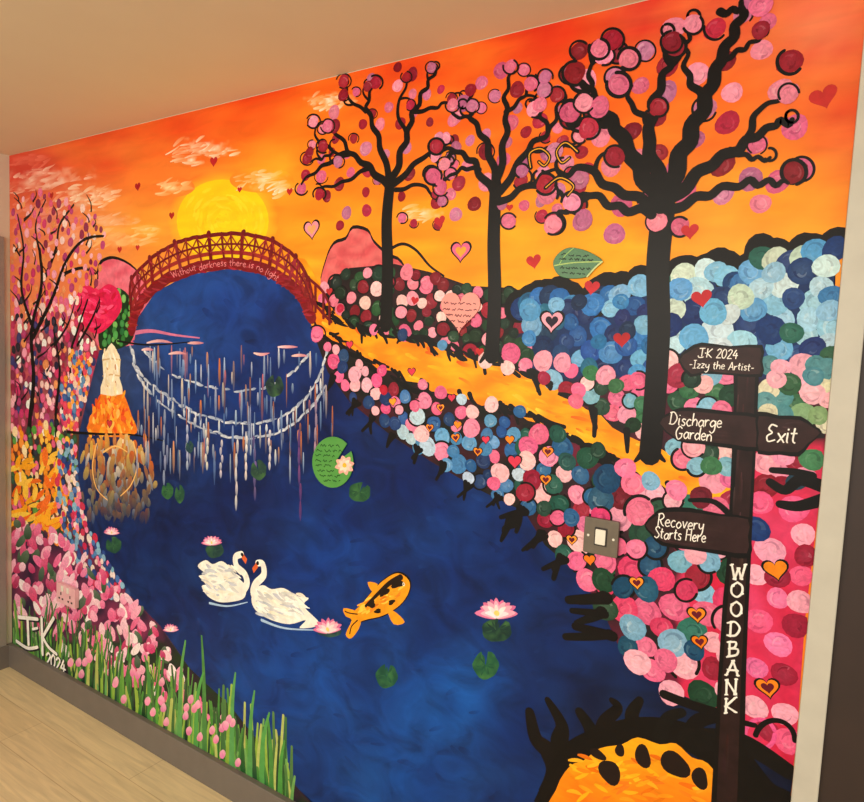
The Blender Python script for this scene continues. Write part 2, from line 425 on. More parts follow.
p.scatter([(12,300),(78,300),(84,335),(98,348),(90,380),(78,430),(12,440)],290,2.8,5.6,PL+[(50,50,110),(150,20,60),(240,240,235),(30,30,50)],.56,False)
p.fin()
p=Part("twig",tl,M_BLK,"black twigs between the blossoms","stuff")
for k in range(60):
    x=R.uniform(14,98); y=R.uniform(200,420); a=R.uniform(-2.4,-.7); L=R.uniform(8,20)
    p.ribbon([(x,y),(x+L*.5*math.cos(a)+2,y+L*.5*math.sin(a)),(x+L*math.cos(a),y+L*math.sin(a))],2.8,jit(BLACK,6),.8,caps=False)
for a,b,c in TL[:3]+TL[7:]: p.ribbon(a,b*.85,BLACK,c*.8)
p.fin()
p=Part("flower_patch",mural,M_DOT,"orange, yellow and green painted flowers","stuff")
p.scatter([(12,430),(60,420),(76,430),(76,480),(84,520),(70,550),(12,520)],240,2.8,5.4,[(246,155,30),(250,190,60),(234,100,30),(80,150,60),(30,80,50),(226,90,140),(250,140,40),(248,218,168),(30,40,50)],.54,False)
p.scatter([(70,350),(92,355),(88,390),(76,430),(62,425),(62,380)],90,2.4,4.4,[(244,150,40),(90,140,190),(40,80,150),(244,210,180),(224,60,90)],.52,False)
for k in range(50):
    x=R.uniform(14,60); y=R.uniform(450,530)
    p.dab(x,y,R.uniform(10,22),R.uniform(4,6.5),R.uniform(-1.9,0),jit(R.choice([(252,170,30),(244,110,30),(254,200,70)]),8))
p.fin()
p=Part("flower_patch",mural,M_DOT,"blue, cream and crimson painted flowers beside the water","stuff")
p.scatter([(60,440),(76,440),(78,480),(86,520),(108,560),(132,597),(110,600),(70,560),(56,500)],170,2.6,5,[(66,116,184),(30,60,130),(236,212,208),(206,40,80),(240,122,162),(126,176,210)],.54,False)
p.fin()
p=Part("flower_patch",mural,M_DOT,"broad pink and white painted flower strokes","stuff")
pk=[(12,515),(60,535),(100,570),(130,596),(156,628),(178,668),(200,705),(150,694),(90,664),(12,622)]
for k in range(760):
    x=R.uniform(12,200); y=R.uniform(515,712)
    if not inside((x,y),pk): continue
    col=R.choice([(230,92,146),(242,146,186),(246,196,216),(212,58,112),(186,42,96),(244,162,194),(50,80,56),(235,115,165)] if R.random()<.9 else [(250,235,240)])
    p.dab(x,y,R.uniform(9,16),R.uniform(5,8.5),R.uniform(-2.2,-.9),jit(col,10),mixc(col,(255,240,245),.25))
p.scatter([(190,690),(240,730),(230,735),(190,710)],14,3,5,[(236,110,160),(250,180,200)],.6,False)
p.fin()
p=Part("grass",mural,M_GEN,"soft green and yellow painted stems","stuff")
def basey(x): return 645+(x-12)*.56
for k in range(330):
    x=R.uniform(14,292); b=basey(x)+6
    L=R.uniform(24,64)*(R.random()*.5+.5)*(1+.002*x); d=R.uniform(-5,5)
    c=R.choice([(46,120,46),(84,155,56),(28,84,42),(140,180,66),(22,64,40),(94,160,84),(18,50,36),(180,190,104),(56,104,56)])
    p.ribbon([(x,b),(x+d*.3,b-L*.5),(x+d,b-L)],R.uniform(4,7),jit(c,10),R.uniform(2,3.5),n=4,c2=mixc(c,(190,210,120),.25))
for k in range(60):
    x=R.uniform(20,190); b=basey(x)-R.uniform(10,50); L=R.uniform(14,36)
    p.ribbon([(x,b),(x+2,b-L*.5),(x+R.uniform(-3,5),b-L)],2.6,jit((66,122,60),20),1.2,n=3,caps=False)
for (x,yb,yt,d) in [(180,715,640,6),(205,730,635,-3),(232,740,672,4),(250,760,690,5),(272,785,715,-4),(280,792,740,5),(150,700,655,-5),(196,728,672,8),(262,770,712,8)]:
    p.ribbon([(x,yb+30),(x+d*.2,(yb+yt)/2),(x+d,yt)],8,jit((80,150,74),12),2,n=6,caps=False)
for k in range(34):
    x=R.uniform(66,240); p.dab(x,basey(x)-R.uniform(8,50),9,6,-1.4,jit((236,126,174),16),(248,186,206))
p.fin()

# ================= LANTERN TOWER + REFLECTIONS =================
p=Part("island",mural,M_PATH,"orange painted island bank")
p.poly([(88,431),(93,415),(99,398),(108,384),(118,384),(126,398),(132,415),(137,433),(112,437)],(240,124,30),4)
for k in range(150):
    x=R.uniform(90,135); y=R.uniform(386,434); 
    if abs(x-112)>(y-366)*.36+2: continue
    p.dab(x,y,R.uniform(6,12),R.uniform(2,4),R.uniform(1.1,2.1),jit(R.choice([(254,170,50),(232,84,30),(248,130,30),(250,190,90),(250,150,40)]),10))
p.ribbon([(68,432),(100,434),(135,435),(165,441)],3,BLACK,1); p.fin()
p=Part("lantern_tower",mural,M_GEN,"pale cream painted lantern tower")
p.poly([(101,394),(104,378),(103,360),(106,352),(112,343),(118,352),(121,360),(120,378),(123,394)],(244,230,200),2)
for yy,w_ in ((360,9),(376,8.5)): p.ribbon([(112-w_,yy),(112,yy-1.5),(112+w_,yy)],1.6,(214,180,130),n=1)
for x,y in [(108,367),(116,367),(108,384),(116,384)]: p.disc(x,y,1.5,(200,140,90),ry=3)
for k in range(34): p.dab(R.uniform(104,120),R.uniform(352,392),R.uniform(5,10),2,R.uniform(1.2,1.9),jit(R.choice([(252,244,226),(240,220,184),(248,226,180)]),8))
p.heart(110,424,9,(205,50,60),BLACK,0,.1)
p.fin()
p=Part("reflection",mural,M_GEN,"loose orange, yellow and white painted reflection of the island")
for k in range(260):
    x=R.gauss(118,17); y=R.uniform(440,518); 
    if abs(x-118)>38: continue
    fade=clamp01((y-445)/80)*.6+R.uniform(0,.15)
    c=R.choice([(246,150,50),(240,120,40),(252,195,80),(250,170,60),(248,225,190),(240,140,60),(250,205,130)])
    p.dab(x,y,R.uniform(8,20)*(1-.3*fade),R.uniform(2.5,5.5),R.uniform(1.3,1.85),mixc(jit(c,10),watc(x,y),fade),mixc(c,watc(x,y),min(1,fade+.25)))
for pts in [[(97,444),(93,466),(97,488),(108,500)],[(134,442),(138,464),(132,484),(121,496)],[(104,452),(116,446),(128,452)]]: p.ribbon(pts,2.2,(246,190,110),1)
p.fin()
p=Part("reflection",mural,M_GEN,"soft white painted ripples and drips reflecting the bridge")
arcs=[[(132,350),(142,375),(170,398),(205,416),(240,423),(275,419),(302,402),(320,375),(328,350)],
      [(134,364),(148,390),(177,414),(210,431),(245,438),(282,431),(308,411),(325,388)],
      [(146,352),(168,372),(200,384),(235,390),(268,386),(295,370),(312,350)]]
for ai,a_ in enumerate(arcs):
    q=catmull(a_,9)
    for i in range(len(q)-1):
        if R.random()<(.9 if ai<2 else .6):
            an=math.atan2(q[i+1][1]-q[i][1],q[i+1][0]-q[i][0])+R.uniform(-.15,.15)
            cc_=mixc((236,238,242),watc(*q[i]),R.uniform(0,.35))
            p.dab(q[i][0],q[i][1]+R.uniform(-1.2,1.2),R.uniform(5,10),R.uniform(1.4,3.2),an,cc_,mixc(cc_,watc(*q[i]),.35))
q=catmull(arcs[0],6); q2=catmull(arcs[1],6)
for i in range(0,len(q)):
    if i<len(q2) and R.random()<.55:
        x=q[i][0]+R.uniform(-2,2); p.dab((x+q2[i][0])/2,(q[i][1]+q2[i][1])/2,R.uniform(8,16),R.uniform(1.2,2.4),1.57,jit((225,225,232),12),(150,170,205))
for k in range(190):
    x=R.uniform(136,334); y0=345+R.uniform(0,110); L=R.uniform(10,34)
    if not inside((x,y0),WATER): continue
    c=R.choice([(240,240,240),(244,220,196),(190,208,236),(238,160,100),(228,228,238),(210,110,110),(140,165,205),(236,130,60)])
    c=mixc(c,watc(x,y0),R.uniform(0,.5))
    p.dab(x,y0+L/2,L,R.uniform(1,2.4),1.57,jit(c,8),mixc(c,watc(x,y0),.6))
for (x,y0,y1,c) in [(237,440,510,(225,215,215)),(247,436,480,(240,230,220)),(222,440,478,(210,200,210)),(300,430,520,(110,60,120)),(207,430,470,(235,225,210)),(187,425,470,(180,190,215)),(270,430,470,(235,225,225)),(165,410,486,(150,160,190)),(316,400,470,(180,150,170)),(255,436,500,(110,90,140))]:
    for j in range(5):
        ya=y0+(y1-y0)*(j+.5)/5; p.dab(x+R.uniform(-1,1),ya,(y1-y0)/4.6,2.4,1.57,jit(c,10),mixc(c,watc(x,ya),.4))
for (x,y,L) in [(160,343,26),(178,354,18),(196,343,16),(288,347,20),(262,353,16),(148,350,12),(300,356,16)]:
    p.dab(x,y,L,3,0,jit((244,205,200),12),(200,120,140))
p.fin()
p=Part("water_edge",mural,M_GEN,"pink painted water edge")
p.ribbon([(134,333),(152,331),(175,335),(200,338)],4.5,(210,115,155),1.2); p.ribbon([(118,341),(150,345),(190,342)],2.2,BLACK,1); p.fin()

# ================= PATH =================
p=Part("garden_path",mural,M_PATH,"orange and yellow painted winding garden path")
PATH=[(300,258),(314,270),(326,298),(342,318),(368,331),(400,336),(432,344),(470,354),(520,370),(560,392),(600,416),(640,442),(700,464),(765,486),(760,500),(720,500),(680,494),(650,482),(610,460),(570,436),(530,418),(480,402),(430,388),(392,374),(350,352),(322,332),(306,300)]
PATH=[(x+R.uniform(-2,2),y+R.uniform(-4,4)) for x,y in closed(PATH,3)]
pathf=lambda x,y: mixc((250,128,10),(255,192,26),clamp01(.42+.8*noise.noise(Vector((x*.03,y*.06,4)))+ (x-500)*.0009))
p.grad(PATH,pathf,7)
for k in range(460):
    x=R.uniform(308,745); y=R.uniform(270,500)
    if inside((x-3,y-1),PATH) and inside((x+6,y+3),PATH):
        c=R.choice([(255,180,26),(250,118,20),(255,206,60),(242,98,16),(255,150,14)])
        p.dab(x,y,R.uniform(10,24),R.uniform(2.5,5),R.uniform(.2,.6),jit(c,8),pathf(x,y))
p.fin()

# ================= FLOWER BEDS =================
GP=[(20,58,34),(34,84,42),(14,36,26),(224,100,142),(238,150,176),(150,14,42),(120,10,30),(228,118,150),(244,196,198),(22,52,34)]
b_=Part("flower_bush",mural,M_DOT,"green, pink and crimson round painted blossoms","stuff")
b_.scatter([(318,296),(334,276),(352,270),(395,268),(430,276),(470,290),(515,292),(530,325),(545,354),(520,364),(430,340),(372,330),(345,318),(328,306)],185,5.5,9.2,GP,.7,True,.3)
b_.fin()
p=Part("hydrangea_bush",mural,M_DOT,"navy and pale blue painted hydrangeas with scalloped black outline","stuff")
edge=catmull([(521,304),(540,293),(560,294),(582,306),(600,293),(620,290),(640,281),(662,292),(684,270),(706,265),(726,271),(742,280),(762,253),(790,258),(815,247),(836,244)],2)
edge=[e for i,e in enumerate(edge) if i%2==0 or R.random()<.6]
for x,y in edge: p.disc(x,y+R.uniform(-4,3),R.uniform(15,18),BLACK,seg=16)
blue=[(20,78,158),(44,118,194),(10,34,92),(110,174,220),(28,96,140),(14,52,112),(66,136,202),(24,100,170),(12,40,84),(30,90,70)]
lblue=[(125,188,228),(172,212,236),(80,152,214),(44,106,178),(14,46,108),(196,222,236),(146,200,230),(90,164,216),(18,60,120),(190,214,200),(30,100,90)]
for x,y in edge: p.dot(x,y+5,R.uniform(11,13),R.choice(lblue if x>670 else blue))
p.scatter([(520,306),(560,302),(600,302),(665,298),(662,372),(600,376),(560,362),(530,350)],80,8,12.5,blue,.64)
p.scatter([(668,297),(690,282),(740,286),(790,264),(833,258),(836,345),(800,362),(760,352),(700,350),(668,350)],100,10.5,15.5,lblue,.64)
p.fin()
p=Part("flower_bush",mural,M_DOT,"pale green and white painted blossoms","stuff")
p.scatter([(762,360),(800,365),(832,350),(828,425),(790,418),(762,412)],40,9,14,[(196,206,150),(116,156,108),(36,90,58),(214,218,186),(236,166,188),(74,138,150)],.58)
p.scatter([(762,455),(815,455),(808,480),(762,490)],12,9,13,[(18,52,72),(236,146,178),(66,130,88),(140,16,46)],.6)
p.fin()
p=Part("flower_bush",mural,M_DOT,"pink, green and cream painted blossoms around the path","stuff")
pinkg=[(232,116,162),(240,154,182),(226,94,140),(48,110,70),(24,68,46),(246,188,198),(150,18,54),(120,174,208),(228,106,152),(16,52,36)]
p.scatter([(668,358),(735,372),(735,412),(668,408)],44,9,14,pinkg,.6,True,.2)
p.scatter([(500,354),(530,350),(560,362),(640,380),(645,432),(606,410),(560,386),(525,366)],66,7.5,11,pinkg,.66,True,.25)
p.scatter([(668,445),(735,448),(735,510),(700,468),(668,456)],26,9,13,pinkg,.6,True,.25)
p.fin()
# black strokes breaking the path edges, behind the blossoms
p=Part("reed",mural,M_BLK,"ragged black painted strokes along the path","stuff")
def tuft(x,y,L,a,w,k=3,sp=.45):
    for i in range(k):
        b=a+(i-(k-1)/2)*sp+R.uniform(-.25,.25); l=L*R.uniform(.6,1.2)
        p.ribbon([(x+i*3,y+i*2),(x+i*3+l*.5*math.cos(b)+R.uniform(-1.5,1.5),y+l*.5*math.sin(b)+1),(x+i*3+l*math.cos(b),y+l*math.sin(b))],w*R.uniform(.8,1.2),jit(BLACK,3),w*R.uniform(.4,.8),n=4)
for q,u in [([(318,300),(330,314),(345,322),(368,332),(400,337),(432,345),(470,355),(520,371),(560,393),(600,417),(640,443)],1),([(322,334),(350,354),(392,376),(430,390),(480,404),(530,420),(570,438),(610,462),(650,484),(690,496)],0)]:
    qq=catmull(q,5)
    for i in range(len(qq)-2):
        s_=1+(qq[i][0]-320)/400
        if R.random()<.5: p.dab(qq[i][0]+R.uniform(-4,4),qq[i][1]+R.uniform(-3,4),R.uniform(12,26)*s_*.8,R.uniform(3,6)*s_*.8,R.uniform(.1,.8),BLACK)
        if R.random()<.38: tuft(qq[i][0],qq[i][1]-(4 if u else 7),R.uniform(8,16)*s_,R.uniform(.6,1.6),3.6*s_,R.choice([1,2,3]),.4)
p.fin()
p=Part("flower_bush",mural,M_DOT,"pink, blue and crimson painted blossoms along the pond edge","stuff")
bank=[(316,332),(350,360),(392,386),(430,400),(480,414),(530,430),(570,448),(610,470),(650,490),(700,504),(735,512),(728,700),(700,700),(655,690),(628,655),(608,612),(584,575),(550,548),(530,512),(480,486),(432,456),(392,430),(352,398),(330,370)]
def bankpal(x,y):
    if x<400: return [(232,106,152),(190,18,54),(240,168,188),(22,56,112),(226,80,134),(128,12,42)]
    if x<520: return [(86,150,206),(180,208,232),(232,126,166),(246,192,200),(30,82,152),(226,98,142),(18,50,100),(54,114,174)]
    if x<600: return [(232,126,166),(240,180,192),(20,76,66),(150,18,52),(30,90,142),(226,98,142),(16,58,42)]
    return [(232,116,158),(240,156,186),(140,14,42),(20,62,42),(14,70,106),(226,98,142),(120,174,212),(210,50,102),(30,106,92),(240,166,192),(108,10,32)]
def bankband(x0,x1,nn,r0,r1,md=.7):
    got=[];tr=0
    while len(got)<nn and tr<nn*60:
        tr+=1
        x=R.uniform(x0,x1); y=R.uniform(320,710); r=R.uniform(r0,r1)
        if not inside((x,y),bank): continue
        if any((x-g[0])**2+(y-g[1])**2<(md*(r+g[2]))**2 for g in got): continue
        got.append((x,y,r)); p.dot(x,y,r,R.choice(bankpal(x,y)))
        if R.random()<.25:
            a0=R.uniform(0,6.28); p.ring(x,y,r*1.02,r*.22,BLACK,a0,a0+R.uniform(2.5,5.5))
bankband(316,420,100,5,8.4); bankband(415,530,115,6,10); bankband(525,610,76,8,12.5); bankband(600,736,120,10,15.5)
# blossoms spilling over the path edges
for (x,y) in [(338,310),(352,324),(376,330),(404,334),(438,346),(452,350),(486,358),(508,366),(540,380),(572,402),(590,408),(628,436),(360,362),(384,372),(404,378),(424,386),(446,390),(462,398),(496,404),(516,412),(546,424),(562,434),(596,450),(624,466),(646,480),(672,490),(702,498)]:
    if R.random()<.8: p.dot(x+R.uniform(-5,5),y+R.uniform(-2,3),(5+(x-330)/60)*R.uniform(.8,1.1),R.choice(bankpal(x,y)))
p.fin()
p=Part("flower_bush",mural,M_DOT,"pink and blue painted blossoms on a crimson ground","stuff")
p.scatter([(756,500),(812,500),(806,600),(797,690),(795,750),(752,720)],24,10,14,[(234,110,164),(240,160,188),(18,56,112),(150,18,52),(122,174,214),(228,78,134)],.95)
p.ring(760,734,15,4,(228,84,146)); p.ring(775,740,20,5,BLACK,3.4,6.3)
p.fin()
p=Part("reed",mural,M_BLK,"black painted reeds along the pond edge","stuff")
for (x,y,L) in [(335,375,14),(352,400,16),(372,416,16),(396,434,16),(414,446,18),(440,462,18),(470,482,18),(498,494,18)]: tuft(x+R.uniform(-5,5),y,L,1.9,5,R.choice([2,3]),.4)
for (x,y,L) in [(520,508,26),(540,532,24),(510,520,20),(560,556,22)]: tuft(x,y,L,2.2,8,3,.35)
for (x,y,L) in [(604,596,32),(602,612,44),(610,634,40)]: tuft(x,y,L,3.0,11,2,.22)
p.fin()
p=Part("reed",mural,M_BLK,"thick black painted roots beside the path end","stuff")
for pts,w,w2 in [([(822,486),(800,480),(785,490),(770,482)],13,8),([(822,500),(798,506),(780,504)],13,8),([(812,476),(795,472),(772,470)],9,6),([(735,520),(715,502),(690,500)],7,4)]:
    p.ribbon(pts,w,BLACK,w2)
p.fin()

# ================= ROCK =================
p=Part("reed",mural,M_BLK,"rough black painted clumps around the orange rock","stuff")
for pts,w,w2 in [([(548,810),(558,776),(549,752),(536,738),(530,712)],30,10),([(572,772),(560,745),(562,725),(548,700)],26,7),([(584,758),(592,734),(580,712)],20,10),([(602,750),(604,724),(618,708),(612,700)],18,6),([(640,738),(632,716),(640,700)],20,8),
  ([(690,737),(700,720),(730,715)],18,10),([(552,800),(570,765),(590,748),(640,732),(690,738),(725,765),(750,800)],30,28),([(690,740),(740,742),(790,772)],24,16),([(740,760),(765,790),(785,800)],26,22),
  ([(664,694),(690,704),(735,718)],9,10),([(740,735),(735,722),(755,725)],8,5),([(660,735),(668,718),(682,712)],14,9)]:
    p.ribbon(pts,w,jit(BLACK,2),w2)
p.fin()
p=Part("rock",mural,M_PATH,"orange painted rock with dark spots")
rk=[(548,840),(556,790),(570,766),(584,760),(600,748),(622,744),(638,737),(660,744),(676,743),(692,757),(708,763),(722,787),(728,840)]
p.grad(rk,lambda x,y: mixc((252,172,20),(244,118,14),clamp01((y-745)/70+.5*noise.noise(Vector((x*.03,y*.03,0))))),8,3)
for k in range(70): 
    x=R.uniform(572,706);y=R.uniform(756,800); p.dab(x,y,16,4,R.uniform(-.7,.7),jit(R.choice([(252,180,30),(240,120,16),(250,150,20)]),10))
for (x,y,rx,ry) in [(610,772,10,13),(643,756,8,11),(675,764,13,13),(598,754,8,5),(620,750,5,6),(700,778,8,10)]: p.disc(x,y,rx,(30,16,14),ry=ry,seg=18,wob=.1)
p.fin()

# ================= TREES =================
T1=[([(386,325),(388,270),(387,220),(391,178)],15,12),([(391,190),(370,166),(348,152),(332,124)],9,3),([(389,178),(379,136),(366,108),(374,86)],8,3),([(392,178),(407,142),(412,112),(428,88),(436,68)],9,3),
 ([(394,184),(424,158),(450,142)],8,3),([(350,154),(322,166),(302,184)],6,2.5),([(372,168),(342,182),(318,190)],5,2.5),([(407,140),(398,112),(408,78)],5,2.5),([(414,112),(438,108),(452,98)],5,2.5),([(332,150),(318,140),(312,124)],4,2),
 ([(366,112),(350,100),(345,84)],4,2),([(430,154),(442,168),(452,172)],4,2),([(350,154),(334,152),(322,160),(306,160)],4,2),([(396,190),(420,185),(436,196)],5,2.5)]
T2=[([(492,356),(495,300),(494,240),(496,185)],16,13),([(496,200),(476,162),(456,152),(434,148)],9,3),([(495,185),(488,142),(470,118),(473,95)],9,3),([(497,180),(508,132),(504,98),(514,70)],9,3),
 ([(500,192),(528,152),(550,128),(562,100)],9,3),([(499,202),(530,186),(560,192),(576,208)],8,3),([(456,152),(444,164),(428,172)],5,2.5),([(530,150),(558,150),(580,140)],5,2.5),([(506,112),(526,96),(532,80)],5,2.5),
 ([(472,120),(456,116),(448,104)],4,2.5),([(548,130),(540,112),(545,95)],5,2.5),([(530,186),(548,172),(572,172)],5,2.5),([(480,170),(462,168),(446,180),(440,192)],5,2.5)]
T3=[([(650,455),(655,400),(659,330),(658,265),(663,210),(662,184)],21,24),([(662,205),(640,166),(615,130),(602,104),(586,88),(566,78)],19,5),([(650,208),(615,188),(585,168),(562,176),(540,180)],11,4),([(660,190),(650,142),(652,102),(672,66),(668,34)],16,4),
 ([(664,190),(690,142),(705,96),(722,60),(735,26),(750,-6)],19,8),([(704,102),(690,76),(682,46)],9,3.5),([(668,198),(712,166),(746,140),(776,126),(792,120)],15,5),([(746,140),(760,110),(786,94)],8,3.5),
 ([(668,210),(710,196),(750,180),(776,186),(800,178)],11,4),([(652,215),(620,206),(590,196),(570,206),(558,218)],10,4),([(616,132),(600,120),(576,126),(558,114)],8,3.5),([(652,125),(632,104),(626,80)],7,3.5),
 ([(722,60),(745,50),(762,34)],7,3.5),([(590,92),(590,70),(604,54)],6,3),([(672,66),(690,40),(694,20)],6,3),([(730,150),(752,160),(770,158)],6,3.5),([(720,12),(738,12),(756,4)],8,4),([(585,98),(568,104),(566,118)],5,3)]
BP=[(214,98,138),(232,136,168),(150,16,40),(176,92,136),(128,12,32),(204,84,126),(196,112,156),(140,14,38),(226,120,150),(170,24,56)]
def wavy(pts,amp):
    o=[pts[0]]
    for i in range(1,len(pts)):
        a,b=pts[i-1],pts[i]; dx,dy=b[0]-a[0],b[1]-a[1]; L=math.hypot(dx,dy) or 1
        for t,sg in ((.35,1),(.7,-1)):
            k=amp*sg*R.uniform(.4,1.1)*(1 if i%2 else -1)
            o.append((a[0]+dx*t-dy/L*k,a[1]+dy*t+dx/L*k))
        o.append(b)
    return o
def bigtree(limbs,canopy,nb,r0,r1,label,rr,wk=1.0,amp=2.5,extra=12):
    limbs=[limbs[0]]+[(wavy(l[0],amp*(1 if l[1]>8 else .7)),l[1]*wk,l[2]*wk) for l in limbs[1:]]
    t=Part("blossom_tree",mural,M_BLK,label)
    a_,w,w2=limbs[0]; t.ribbon(a_,w,BLACK,w2)
    x,y=a_[0]
    for dx in (-1,0,1): t.ribbon([(x,y-14),(x+dx*w*.35,y-2),(x+dx*w*.7,y+6)],w*.5,BLACK,3)
    to=t.fin()
    twigs=[]
    for k in range(extra):
        l=R.choice(limbs[1:]); m=len(l[0]); i=R.randrange(m//3,m-1); (x,y)=l[0][i]
        dx,dy=l[0][i+1][0]-l[0][i-1][0],l[0][i+1][1]-l[0][i-1][1]; a=math.atan2(dy,dx)+R.choice([-1,1])*R.uniform(.6,1.2); Lg=rr*R.uniform(2.5,4.5)
        tt=R.choice([-1,1])*.75; q=[(x,y)]
        for j in range(5):
            x+=Lg/5*math.cos(a); y+=Lg/5*math.sin(a); a+=tt*(.3+j*.25); q.append((x,y))
        twigs.append((q,w2*.24,rr*.28))
    ends=[l[0][-1] for l in limbs[1:]]+[q[0][-1] for q in twigs]
    b=Part("blossom",to,M_DOT,"dusky pink and deep red round blossoms","stuff")
    b.scatter(canopy,nb,r0,r1,BP,1.15,True,.3)
    b.fin()
    c=Part("branch",to,M_BLK,"crooked black branches with curled tips")
    for a_,w,w2_ in limbs[1:]+twigs: c.ribbon(a_,w,BLACK,w2_,n=4)
    for x,y in ends:
        if R.random()<.5: c.ring(x,y-rr*.4,rr*.8,rr*.34,BLACK,R.uniform(0,6),R.uniform(8,11))
    c.fin()
    b=Part("blossom",to,M_DOT,"crimson and pink blossoms with black rings tipping the branches","stuff")
    for x,y in ends:
        if R.random()<.8:
            xx,yy,r=x+R.uniform(-r1,r1)*.6,y+R.uniform(-r1,r1)*.6,r1*R.uniform(.7,.95); b.dot(xx,yy,r,R.choice(BP))
            if R.random()<.75: a0=R.uniform(0,6.28); b.ring(xx,yy,r*1.05,r*R.uniform(.2,.34),BLACK,a0,a0+R.uniform(3,5.6))
    b.fin()
bigtree(T1,[(300,200),(310,130),(345,85),(400,62),(440,62),(458,100),(456,180),(440,225),(400,232),(395,200),(340,232)],50,4.5,7.5,"painted blossom tree with slim black trunk and pink blossoms",5,1.0,2.5,12)
bigtree(T2,[(430,180),(436,140),(462,92),(510,62),(560,90),(590,130),(588,190),(575,222),(520,232),(480,200),(450,225)],50,5.5,9,"painted blossom tree with black trunk beside a heart plaque",6,1.0,3,12)
bigtree(T3,[(548,232),(545,180),(552,100),(575,50),(640,30),(700,12),(770,10),(790,60),(806,110),(815,170),(800,200),(740,215),(700,205),(690,240),(630,232),(600,245)],50,8.5,12.5,"large painted blossom tree with thick black trunk",8,1.0,4,12)
p=Part("scroll",mural,M_GEN,"small black outlined painted curls")
for pts in [[(531,168),(530,154),(541,149),(550,157),(545,166),(539,162)],[(578,152),(566,143),(557,152),(562,163),(570,158)],[(546,188),(560,178),(574,186),(568,196)]]:
    p.ribbon(pts,4.5,BLACK,3.5); p.ribbon(pts,1.0,(240,170,40))
p.fin()

# ================= BRIDGE =================
br=Part("bridge",mural,M_GEN,"dark red painted arched bridge with lattice railings")
top=catmull([(131,304),(132,280),(150,260),(175,244),(205,236),(240,234),(270,240),(292,254),(306,274),(314,300)],8)
deck=catmull([(132,330),(139,306),(160,284),(190,270),(225,264),(256,267),(281,278),(300,294),(312,318)],8)
DR=(112,16,26)
NM=48
def bt(t,f):
    a_=top[min(len(top)-1,int(t*(len(top)-1)))]; d_=deck[min(len(deck)-1,int(t*(len(deck)-1)))]
    return (a_[0]*(1-f)+d_[0]*f,a_[1]*(1-f)+d_[1]*f)
br.ribbon([(a+R.uniform(-.5,.5),b+R.uniform(-.8,.8)) for a,b in deck],12,(124,18,28),n=1)
br.ribbon([bt(i/NM,.62) for i in range(NM+1)],4,(156,40,40),n=1)
br.ribbon([(a,b+R.uniform(-.7,.7)) for a,b in top],4,DR,n=1)
N=26
for i in range(N+1):
    t=i/N
    br.ribbon([(bt(t,0)[0]+R.uniform(-1,1),bt(t,0)[1]-2),bt(t,.9)],R.uniform(2,3.2) if i%3 else 4.8,jit((130,22,32),14),n=1,caps=False)
    if i%3==0: br.disc(bt(t,0)[0],bt(t,0)[1]-2,3,jit(DR,8))
    if i<N:
        br.ribbon([bt(t,.05),bt(t+1/N,.6)],1.5,jit((150,36,40),14),n=1,caps=False); br.ribbon([bt(t,.6),bt(t+1/N,.05)],1.5,jit((150,36,40),14),n=1,caps=False)
br.ribbon([bt(i/NM,.34) for i in range(NM+1)],2,(112,16,26),n=1)
for k in range(90):
    q=R.choice(deck); br.dab(q[0],q[1]+R.uniform(-5,5),9,2.2,R.uniform(-.5,.5),jit((146,28,38),18))
bro=br.fin()
p=Part("railing",bro,M_GEN,"dark red railing on the bridge end")
p.ribbon([(306,276),(322,290),(330,304)],3,DR); p.ribbon([(312,300),(324,314),(332,322)],3,DR)
for a_ in [(316,285,312),(324,293,318),(330,303,324)]: p.ribbon([(a_[0],a_[1]),(a_[0],a_[2])],3,DR,n=1)
p.fin()
p=Part("lettering",bro,M_GEN,"pink hand-painted words along the bridge deck")
msg="Without darkness there is no light"
dk=catmull([(174,279),(184,274.5),(200,270),(225,266.5),(250,268.5),(266,274),(278,281)],12)
L=[0]
for i in range(1,len(dk)): L.append(L[-1]+math.hypot(dk[i][0]-dk[i-1][0],dk[i][1]-dk[i-1][1]))
tot=sum(GL[c][0] if c!=' ' else .7 for c in msg); u0=0
def onarc(s_):
    for i in range(1,len(L)):
        if L[i]>=s_ or i==len(L)-1:
            t=(s_-L[i-1])/((L[i]-L[i-1]) or 1); a,b=dk[i-1],dk[i]
            dx,dy=b[0]-a[0],b[1]-a[1]; l=math.hypot(dx,dy) or 1
            return a[0]+dx*t,a[1]+dy*t,dx/l,dy/l
for ch in msg:
    if ch==' ': u0+=.7; continue
    adv,st=GL[ch]; jy=R.uniform(-.25,.25)
    for q in st:
        pts=[]
        for (gx,gy) in q:
            x,y,dx,dy=onarc((u0+gx)/tot*L[-1]); pts.append((x+dy*(gy+jy)*3.7,y-dx*(gy+jy)*3.7))
        p.ribbon(pts,.8,(232,130,138),.7,n=3,caps=False)
    u0+=adv
p.fin()

# ================= ANIMALS =================
WH=(244,242,234)
s=Part("swan",mural,M_GEN,"white painted swan with arched neck facing its mate")
s.poly([(198,566),(206,560),(213,564),(222,561),(230,567),(238,577),(246,586),(245,597),(236,601),(220,602),(208,596),(202,586),(208,584),(199,576),(206,574)],WH,4)
s.ribbon([(240,594),(247,584),(245,574),(237,566),(236,557),(242,554)],8.5,WH,6.5)
for k in range(60):
    x=R.uniform(206,238); y=R.uniform(567,597); c=R.choice([(255,253,248),(204,204,204),(236,230,212),(186,192,206),(250,245,230)])
    s.dab(x,y,R.uniform(8,14),R.uniform(2,3.6),R.uniform(-.3,.9),jit(c,6),mixc(c,(255,255,255),.4))
s.ribbon([(210,603),(228,606),(248,602)],2.5,(170,200,235),.8)
so=s.fin()
p=Part("beak",so,M_GEN,"orange beak with black base"); p.poly([(243,553),(247.5,559),(246,564),(242,558)],(222,100,50)); p.disc(242.5,554.5,2,BLACK); p.fin()
